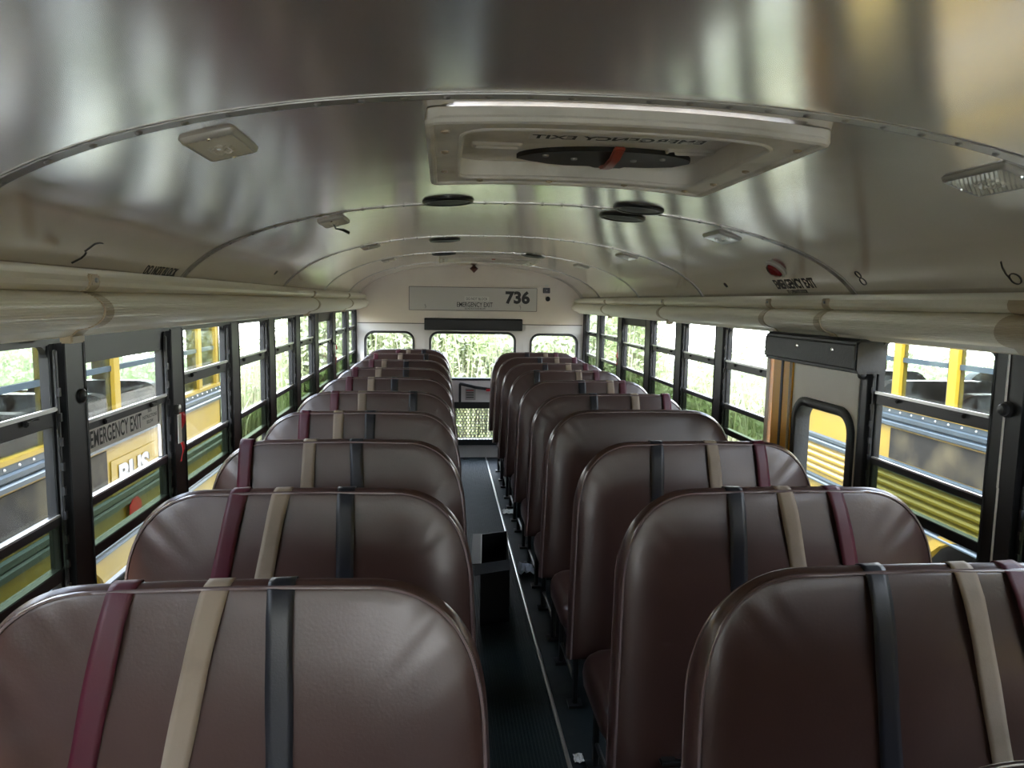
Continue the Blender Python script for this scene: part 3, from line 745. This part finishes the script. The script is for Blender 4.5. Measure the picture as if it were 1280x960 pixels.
def strap(xt, xb, zb, m, parent, rnd, mirror, wd=.047):
    """belt from the cushion joint up the face, over the top and down behind; x local"""
    pts = []                      # (x, y, z)
    zs = [.455+ (SH-.01-.455)*i/18 for i in range(19)]
    ph = rnd.random()*6
    for i, z in enumerate(zs):
        t = (z-.455)/(SH-.455); tt = (z-zb)/(SH-zb)
        x = xt+(xb-xt)*(1-tt) + .006*math.sin(ph+t*5)*(1-t)
        lift = .0035 + (.006*max(0, math.sin(ph+t*7)))*(1-t)*t*3
        pts.append((x, section(z)+yl(z)-lift, z))
    d_ = (xt-xb)/(SH-zb)
    pts += [(xt+d_*.01, -.034, SH+.002), (xt+d_*.02, -.027, SH+.005), (xt+d_*.02, -.014, SH+.0055), (xt+d_*.01, -.006, SH+.002), (xt, .002, SH-.012)]
    for i in range(1, 8):
        z = SH-.012-.05*i; pts.append((xt-d_*.3*.05*i, thin(.055, z)+yl(z)+.005, z))
    vs = []; n = len(pts); tilt = .0025*math.sin(ph*3)
    for i, p in enumerate(pts):
        w = wd*(1-.06*math.sin(ph+i*.6)**2)
        for q in (-1, -.5, .5, 1): vs.append((p[0]+q*w/2, p[1]+q*tilt + (.0008 if abs(q) == 1 else 0)*(1 if i < 19 else 0), p[2]))
    fs = [(4*i+k, 4*i+k+1, 4*i+k+5, 4*i+k+4) for i in range(n-1) for k in range(3)]
    o = MB().add(vs, fs).build('belt_strap', m, parent, smooth=60)
    so = o.modifiers.new('t', 'SOLIDIFY'); so.thickness = .0018; so.offset = 0
    return o
def buckle(x, parent):
    m_ = MB().box((x-.032, -.165, .458), (x+.032, -.115, .474))
    o = m_.build('buckle', M['black'], parent, bevel=.005)
    MB().box((x+.008, -.160, .4745), (x+.028, -.12, .478)).build('buckle_button', M['chrome'], o, bevel=.001)

LYS = [1.296, 1.933, 2.615, 3.287, 4.001, 4.734, 5.41, 6.142, 6.86, 7.49]
RYS = [1.306, 1.90, 2.56, 3.33, 3.93, 4.60, 5.28, 5.90, 6.55, 7.16]
LS = [[-.854,-.696,-.584],[-.829,-.721,-.555],[-.989,-.77,-.608],[-.913,-.764,-.625],[-.885,-.738,-.462],[-.899,-.761,-.611],[-.943,-.773,-.572],[-.896,-.789,-.608],[-.923,-.698,-.457],[-.758,-.652,-.496]]
LB = {0: ([-.908,-.761,-.582], .86), 1: ([-.87,-.76,-.554], .963), 2: ([-.991,-.776,-.603], 1.025)}
RS = [[.532,.714,.82],[.496,.638,.782],[.476,.681,.863],None,[.529,.762,.942],[.594,.78,.86],[.388,.701,.834],[.538,.732,.874],[.581,.737,.901],[.536,.721,.826]]
RB = {0: ([.551,.775,.9], .78), 1: ([.5,.667,.819], .972), 2: ([.473,.693,.873], 1.018)}
ORD = ['nearest', 'second', 'third', 'fourth', 'fifth', 'sixth', 'seventh', 'eighth', 'ninth', 'rearmost']
XL, XR = -.222, .182
def make_seat(side, i, Y, straps, sb, label, dz=0, xo=None):
    mir = side < 0
    root = empty('bus_seat', ((XL if mir else XR) if xo is None else xo, Y, dz))
    A = MESH[1 if mir else 0]
    if dz: root.scale = (1, 1, (SH+dz)/SH); root.location.z = 0
    bk = link('seat_back', A['back'][i % 3], root); link('piping', A['pip'], bk)
    link('cushion', A['cus'], root); f = link('seat_frame', A['fr'], root)
    link('leg', A['l1'], root); link('leg', A['l2'], root); link('leg_brace', A['br'], root); link('wall_bracket', A['wb'], root)
    rn = random.Random(i*7+side)
    if straps:
        ox = root.location.x
        bx_, zb = sb if sb else ([x*1.004 for x in straps], 1.0)
        cols = (('burg', 'burgundy'), ('tan', 'tan'), ('navy', 'black')) if mir else (('navy', 'black'), ('tan', 'tan'), ('burg', 'burgundy'))
        for x, xb, (m_, c_) in zip(straps, bx_, cols):
            s_ = strap(x-ox, xb-ox, zb, M[m_], root, rn, mir); s_['label'] = c_ + ' lap belt strap draped over the seat back'
    return tag(root, label, 'bus seat', 'brown vinyl bench seats %s of the aisle' % ('left' if mir else 'right'))
for i, Y in enumerate(LYS):
    lb = '%s brown vinyl bench seat left of the aisle, with lap belts draped over its back' % ORD[i]
    s_ = make_seat(-1, i, Y, LS[i], LB.get(i), lb)
for i, Y in enumerate(RYS):
    lb = '%s brown vinyl bench seat right of the aisle, with lap belts draped over its back' % ORD[i]
    if i == 3: lb = 'brown vinyl bench seat without any belts, right of the aisle by the side door'
    if i == 0: lb = 'brown vinyl bench seat at the lower right, its belts fanning wide, nearest complete one'
    s_ = make_seat(1, i, Y, RS[i], RB.get(i), lb)
    if i == 1: buckle(.13, s_)
make_seat(1, 11, .66, None, None, 'sliver of a brown seat top cut off by the lower right corner of the photo', dz=.036, xo=.10)

# ------------------------------------------------------------------ things on the floor
bxr = empty('open_box', (-.012, 3.83, .004), (0, 0, 0))
o = MB(); w, l, h, t = .076, .24, .335, .004
o.box((-w, -l, 0), (w, l, t)); o.box((-w, -l, 0), (-w+t, l, h)); o.box((w-t, -l, 0), (w, l, h)); o.box((-w, -l, 0), (w, -l+t, h)); o.box((-w, l-t, 0), (w, l, h))
o.build('box_body', M['black'], bxr, smooth=0)
MB().loops([[(-w, y, h), (-w-.048, y, h+.004), (-w-.048, y, h+.008), (-w, y, h+.004)] for y in (-l, l)]).build('flap', M['pad'], bxr, smooth=0)
MB().loops([[(x, -l, h), (x, -l-.07, h-.03), (x, -l-.07, h-.026), (x, -l, h+.004)] for x in (-w-.03, w)]).build('flap', M['pad'], bxr, smooth=0)
for q_ in bxr.children:
    for v in q_.data.vertices: v.co.y += .36*v.co.x; v.co.x += .06*v.co.y
tag(bxr, 'black open box standing in the aisle between the rows of seats', 'box')
def litter(name, x, Y, s, m, label, seed, z=.004, lift=.03):
    rr = random.Random(seed); n = 6; vs = []
    for i in range(n+1):
        for j in range(n+1): vs.append((x+(i/n-.5)*s+rr.uniform(-.1, .1)*s/n*3, Y+(j/n-.5)*s*1.3+rr.uniform(-.1, .1)*s/n*3, z+rr.random()*lift))
    fs = [(i*(n+1)+j, i*(n+1)+j+1, (i+1)*(n+1)+j+1, (i+1)*(n+1)+j) for i in range(n) for j in range(n)]
    o = MB().add(vs, fs).build(name, m, smooth=0); so = o.modifiers.new('t', 'SOLIDIFY'); so.thickness = .001
    return tag(o, label, 'litter')
litter('crumpled_paper', .222, 4.30, .10, M['paper'], 'crumpled pale paper on the dark floor beside the aisle strip', 1, .004, .05)
litter('paper_scrap', .225, 5.6, .09, M['tag'], 'pale paper scrap on the floor far back right of the aisle strip', 2, .004, .01)
litter('candy_wrapper', .205, 2.45, .035, M['tag'], 'tiny pale wrapper on the floor right of the aisle strip, nearest the camera', 3, .004, .01)
litter('blue_sheet', .50, 3.75, .22, M['bluepaper'], 'dark blue sheet lying under the right hand seats', 4, .004, .02)

# ------------------------------------------------------------------ outside: ground, weeds, neighbouring buses
GZ = -1.0
g = MB(); gn = 48
vs = [(0, 3, GZ)]+[(32*math.cos(2*PI*k/gn), 3+32*math.sin(2*PI*k/gn), GZ) for k in range(gn)]
struct(g.add(vs, [(0, 1+k, 1+(k+1) % gn) for k in range(gn)]).build('ground', M['ground'], smooth=0))

def sp_(v, e): return math.copysign(abs(v)**e, v)
def make_bus(name, xf, sd, yend, pitch, p0, dz, ystart, wheels, label, arch_r=.68, arch_h=.78, ribs=True, dark_patch=None):
    """bus parked parallel to ours; xf = x of the side facing us, sd = direction away from us"""
    root = empty(name, (xf+sd*1.2, (yend+ystart)/2, GZ)); ox, oy, oz = root.location
    def P(u, y, z): return (xf+sd*u-ox, y-oy, z+dz-oz)      # u = depth into the neighbouring bus
    W_ = 2.35
    def bx(m_, u0, u1, y0, y1, z0, z1):
        a, b = P(u0, y0, z0), P(u1, y1, z1); m_.box(tuple(min(p, q) for p, q in zip(a, b)), tuple(max(p, q) for p, q in zip(a, b))); return m_
    # lower side with wheel arches (plate with notches)
    for u, nm in ((0, 'side_panel'), (W_-.03, 'side_panel')):
        out = [(ystart, .98), (ystart, -.42)]
        for wy in sorted(wheels):
            out += [(wy+arch_r*sp_(math.cos(a), .7), max(-.42, -.42+arch_h*sp_(math.sin(a), .7))) for a in [PI*(1-k/14) for k in range(15)]]
        out += [(yend, -.42), (yend, .98)]
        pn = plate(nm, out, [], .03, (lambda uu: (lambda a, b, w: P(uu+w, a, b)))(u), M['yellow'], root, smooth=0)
    # pressed ribs between the rails
    rb = MB()
    for k in range(4 if ribs else 1):
        z = .375+.052*k
        for u0, u1 in ((-.012, 0),):
            seg = [(ystart, yend)]
            for y0, y1 in seg:
                L_ = [[P(0, y, z), P(-.013, y, z+.012), P(-.013, y, z+.026), P(0, y, z+.040)] for y in (y0, y1)]
                rb.loops(L_)
    rb.build('pressed_ribs', M['yellow'], root, smooth=0)
    if dark_patch: bx(MB(), -.004, 0, dark_patch[0], dark_patch[1], dark_patch[2], dark_patch[3]).build('dark_panel', M['dark_patch'], root, bevel=.001)  # thin overlay on the facing side, near-black mottled with brown
    for z0, z1, u in ((.585, .67, .018) if ribs else (.50, .60, .018), (.29, .35, .018), (.88, .965, .022)):
        zc_ = (z0+z1)/2
        L_ = [[P(0, y, z0), P(-u, y, z0+.01), P(-u, y, zc_-.012), P(-u*.4, y, zc_), P(-u, y, zc_+.012), P(-u, y, z1-.01), P(0, y, z1)] for y in (ystart, yend)]
        MB().loops(L_).build('rub_rail', M['rail'], root, smooth=0)
    bx(MB(), -.006, .03, ystart, yend, .965, 1.0).build('rivet_band', M['rail'], root, smooth=0)
    rv = MB(); y = ystart+.05
    while y < yend: rv.lathe([(.008, 0), (.005, .005), (0, .006)], 6, Matrix.Translation(P(-.006, y, .982)) @ Matrix.Rotation(-sd*PI/2, 4, 'Y')); y += .11
    rv.build('rivets', M['alu'], root)
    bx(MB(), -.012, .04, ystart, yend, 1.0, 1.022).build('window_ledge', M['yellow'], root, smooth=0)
    # pillars and panes on both sides
    y = p0
    while y > ystart+pitch: y -= pitch
    first = y
    for u0, near in ((0, 1), (W_-.05, 0)):
        y = first
        while y < yend-.12:
            bx(MB(), u0, u0+.05, y-.035, y+.035, 1.0, 1.62).build('window_post', M['yellow'], root, smooth=0)
            y2 = min(y+pitch-.035, yend-.08)
            fr = bx(MB(), u0+.015, u0+.035, y+.035, y+.06, 1.0, 1.62); bx(fr, u0+.015, u0+.035, y+.035, y2, 1.30, 1.33)
            fr.build('sash', M['rail'], root, smooth=0)
            bx(MB(), u0+.022, u0+.027, y+.035, y2, 1.0, 1.62).build('window_pane', M['nglass'], root, smooth=0)
            y += pitch
        bx(MB(), u0, u0+.05, yend-.09, yend, .98, 1.62).build('corner_post', M['yellow'], root, smooth=0)
        bx(MB(), u0, u0+.05, ystart, ystart+.1, .98, 1.62).build('corner_post', M['yellow'], root, smooth=0)
    n = 24; pr = [(W_/2-W_/2*math.cos(PI*k/n), 1.62+.45*math.sin(PI*k/n)**.8) for k in range(n+1)]
    pin = [(W_/2-(W_/2-.04)*math.cos(PI*k/n), 1.62+.41*math.sin(PI*k/n)**.8) for k in range(n+1)][::-1]
    MB().loops([[P(u, y, z) for u, z in pr+pin] for y in (ystart, yend)]).build('roof', M['yellow'], root, smooth=40)
    bx(MB(), .02, W_-.02, ystart, yend, -.1, -.05).build('floor_pan', M['stain'], root, smooth=0)
    for y0, y1 in ((yend-.03, yend), (ystart, ystart+.03)):
        out = [(0, -.42), (W_, -.42), (W_, 1.62)] + [(u, z) for u, z in pr[::-1][1:-1]] + [(0, 1.62)]
        plate('end_wall', out, [rrect(.25, .85, 1.0, 1.5, .08, 5), rrect(1.0, W_-.25, .95, 1.55, .08, 5)], .03, (lambda yy: (lambda a, b, w: P(a, yy+w, b)))(y0), M['yellow'], root, smooth=0)
    for wy in wheels:
        for u in (.02, W_-.30):
            rot = Matrix.Rotation(PI/2, 4, 'Y')
            c = P(u+.14, wy, 0); c = (c[0], c[1], .50)
            wl = MB().lathe([(.30, -.12), (.46, -.13), (.50, -.10), (.50, .10), (.46, .13), (.30, .12), (.28, .06), (.28, -.06), (.30, -.12)], 36, Matrix.Translation(c) @ rot).build('wheel', M['tire'], root)
            MB().lathe([(.29, -.10), (.26, -.06), (.10, -.03), (.09, .03), (.26, .06), (.29, .10)], 24, Matrix.Translation(c) @ rot).build('rim', M['steel'], wl)
        L_ = []
        for a in [PI*(k/16) for k in range(17)]:
            yy = wy+arch_r*sp_(math.cos(a), .7); zz = -.42+arch_h*sp_(math.sin(a), .7); y3 = wy+(arch_r+.05)*sp_(math.cos(a), .7); z3 = -.42+(arch_h+.05)*sp_(math.sin(a), .7)
            L_.append([P(-.014, yy, zz), P(-.014, y3, z3), P(.0, y3, z3), P(.0, yy, zz)])
        for u in (.0, W_-.34):
            wl_ = [(P(u+.01, wy+(arch_r+.01)*sp_(math.cos(a), .7), -.42+(arch_h+.01)*sp_(math.sin(a), .7)), P(u+.33, wy+(arch_r+.01)*sp_(math.cos(a), .7), -.42+(arch_h+.01)*sp_(math.sin(a), .7))) for a in [PI*k/16 for k in range(17)]]
            MB().add([q for pr_ in wl_ for q in pr_], [(2*k, 2*k+1, 2*k+3, 2*k+2) for k in range(16)]).build('wheel_well', M['tire'], root)
            bx(MB(), (u+.32 if u < 1 else u+.01), (u+.33 if u < 1 else u+.02), wy-arch_r, wy+arch_r, -.42, -.42+arch_h).build('wheel_well', M['tire'], root, smooth=0)
        MB().loops(L_).build('wheel_arch', M['yellow'], root, smooth=40)
    # dark seats inside, seen through its windows
    y = first+.3
    while y < yend-.4:
        for u in (.1, W_-1.0):
            a, b = P(u, y, .5), P(u+.9, y+.09, 1.14)
            lp = rrect(min(a[0], b[0]), max(a[0], b[0]), a[2], b[2], .14, 5)
            MB().loops([[(x, yy, z) for x, z in lp] for yy in (a[1], b[1])]).build('seat_back', M['vinyl'], root)
        y += .75
    return tag(root, label, 'bus', 'yellow buses parked alongside'), P
rbus, RP = make_bus('school_bus', 2.60, 1, 6.02, .51, 3.84, .035, -7, [3.36], 'yellow bus with ribbed side parked outside the right windows', dark_patch=(3.25, 4.36, .675, .872))
lbus, LP = make_bus('school_bus', -2.15, -1, 6.17, .71, 5.70, -.045, -7, [3.42], 'yellow bus lettered BUS on its smooth side, parked outside the left windows', ribs=False, dark_patch=(-6, 4.10, .61, .872))
# lettered panel on the left bus
fn = lambda u, v, w: LP(-.004-w, 4.14+u, .60+v)
pn = plate('lettered_panel', [(0, 0), (.62, 0), (.62, .20), (0, .20)], [], .003, fn, M['yellow'], lbus, smooth=0)
pn = text('lettering', 'BUS', M['signgrey'], lambda u, v, w: LP(-.012-w, 4.22+u, .625+v), .42, .14, lbus, .05)
text('lettering_shadow', 'BUS', M['stain'], lambda u, v, w: LP(-.0085-w, 4.245+u, .615+v), .42, .14, lbus, .05)
oc = [(.085*math.cos(PI/8+k*PI/4), .075*math.sin(PI/8+k*PI/4)) for k in range(8)]
plate('red_marking', oc, [], .006, lambda u, v, w: LP(-.016-w, 4.40+u, .455+v), M['red'], lbus, smooth=0)

def weeds(name, label, x0, x1, y0, y1, n, hmin, hmax, seed, leaf=.10, m='leaf', blades=.3, mb='leaf2', flowers=0):
    """dense leafy clumps: one uncountable mass, leaves, blades and blossoms kept as parts"""
    rr = random.Random(seed); lf = MB(); bl = MB(); fl_ = MB(); st = MB()
    for i in range(n):
        x = rr.uniform(x0, x1); y = rr.uniform(y0, y1); h = rr.uniform(hmin, hmax)*(.9+.1*math.sin(x*1.3+y*.9))
        st.tube([(x, y, GZ), (x+rr.uniform(-.1, .1), y+rr.uniform(-.1, .1), GZ+h)], [.005, .002], 3, cap=False)
        if rr.random() < blades:
            for k in range(9):
                a = rr.uniform(0, 2*PI); d = rr.uniform(.1, .45); w = rr.uniform(.008, .018); hh = h*rr.uniform(.6, 1.1)
                cx, cy = x+rr.uniform(-.2, .2), y+rr.uniform(-.2, .2); px, py = -math.sin(a)*w, math.cos(a)*w
                ex, ey = cx+math.cos(a)*d, cy+math.sin(a)*d
                bl.add([(cx-px, cy-py, GZ), (cx+px, cy+py, GZ), (cx+(ex-cx)*.35+px, cy+(ey-cy)*.35+py, GZ+hh*.7), (cx+(ex-cx)*.35-px, cy+(ey-cy)*.35-py, GZ+hh*.7), (ex, ey, GZ+hh)],
                       [(0, 1, 2, 3), (3, 2, 4)])
        else:
            for k in range(40):
                t = rr.random()**.7; a = rr.uniform(0, 2*PI); r = rr.uniform(.02, .28)*(1.1-.6*t)
                c = Vector((x+r*math.cos(a), y+r*math.sin(a), GZ+h*(.12+.92*t)))
                s = leaf*rr.uniform(.5, 1.2); u = Vector((rr.uniform(-1, 1), rr.uniform(-1, 1), rr.uniform(-.6, .8))).normalized()
                v = u.cross(Vector((rr.uniform(-1, 1), rr.uniform(-1, 1), rr.uniform(-1, 1)))).normalized()
                tgt = fl_ if (flowers and t > .62 and rr.random() < flowers) else lf
                if tgt is fl_: s *= .8
                tgt.add([c-u*s*.6, c+v*s*.28, c+u*s*.6, c-v*s*.28], [(0, 1, 2, 3)])
    root = lf.build(name, M[m], smooth=0)
    if bl.v: bl.build('grass_blades', M[mb], root, smooth=0)['kind'] = 'stuff'
    if fl_.v: fl_.build('blossoms', M['flower'], root, smooth=0)['kind'] = 'stuff'
    st.build('stems', M['bark'], root, smooth=0)['kind'] = 'stuff'
    return tag(root, label, 'weeds', None, 'stuff')
weeds('tall_weeds', 'dense pale green weeds seen through the rear windows', -2.6, 3.0, 10.4, 12.6, 2600, 2.3, 2.9, 11, .11, flowers=.3, blades=.15)
weeds('tall_weeds', 'tall yellow-green grass and weeds outside the rear left windows', -9.0, -3.3, 6.9, 16.0, 2300, 1.45, 1.95, 12, .11, blades=.6)
weeds('tall_weeds', 'tall sunlit weeds outside the rear right windows', 3.7, 9.5, 6.9, 15.0, 2000, 1.45, 1.95, 13, .12, flowers=.3, blades=.4)
weeds('hedge', 'leafy hedge beyond the bus parked on the left', -8.5, -5.6, -4, 6.3, 700, 2.0, 2.6, 14, .16, blades=.1)
weeds('hedge', 'leafy hedge beyond the bus parked on the right', 6.0, 8.5, -4, 6.3, 700, 2.0, 2.6, 15, .16, flowers=.25, blades=.1)

# ------------------------------------------------------------------ light
w = bpy.data.worlds.new('sky'); S.world = w; w.use_nodes = True
nt = w.node_tree; bg = nt.nodes['Background']
tc = nt.nodes.new('ShaderNodeTexCoord'); sp = nt.nodes.new('ShaderNodeSeparateXYZ'); cr = nt.nodes.new('ShaderNodeValToRGB')
nt.links.new(tc.outputs['Generated'], sp.inputs[0]); nt.links.new(sp.outputs['Z'], cr.inputs[0]); nt.links.new(cr.outputs[0], bg.inputs[0])
cr.color_ramp.elements[0].position = 0; cr.color_ramp.elements[0].color = (1, 1, 1, 1)
cr.color_ramp.elements[1].position = .6; cr.color_ramp.elements[1].color = (.62, .74, .95, 1)
bg.inputs[1].default_value = 6.4
sn = bpy.data.lights.new('sun', 'SUN'); sn.energy = 4.0; sn.angle = math.radians(12); sn.color = (1, .95, .86)
so_ = bpy.data.objects.new('sun', sn); C.objects.link(so_)
so_.rotation_euler = (math.radians(28), math.radians(-22), 0)

# ------------------------------------------------------------------ camera
cam = bpy.data.cameras.new('camera'); co = bpy.data.objects.new('camera', cam); C.objects.link(co)
yaw, pitch, roll = .0967, .1138, .0158
cy, sy = math.cos(yaw), math.sin(yaw)
fwd = Vector((sy*math.cos(pitch), cy*math.cos(pitch), -math.sin(pitch))); right = Vector((cy, -sy, 0)); up = right.cross(fwd)
c_, s_ = math.cos(roll), math.sin(roll)
r2 = right*c_ + up*s_; u2 = up*c_ - right*s_
# roll: image x axis = cos*right - ... chosen so the horizon falls to the right
mw = Matrix.Identity(4)
for i in range(3): mw[i][0] = r2[i]; mw[i][1] = u2[i]; mw[i][2] = -fwd[i]; mw[i][3] = (-.302, 0, 1.68)[i]
co.matrix_world = mw
cam.sensor_width = 36; cam.lens = 900/1280*36; cam.clip_start = .02; cam.clip_end = 200
S.camera = co
S.view_settings.view_transform = 'Standard'; S.view_settings.look = 'None'; S.view_settings.gamma = 1
S.view_settings.use_curve_mapping = False; S.view_settings.exposure = 1.42
S.cycles.max_bounces = 12; S.cycles.transparent_max_bounces = 24; S.cycles.diffuse_bounces = 6; S.cycles.glossy_bounces = 6
S.cycles.use_denoising = True
S.cycles.sample_clamp_indirect = 8
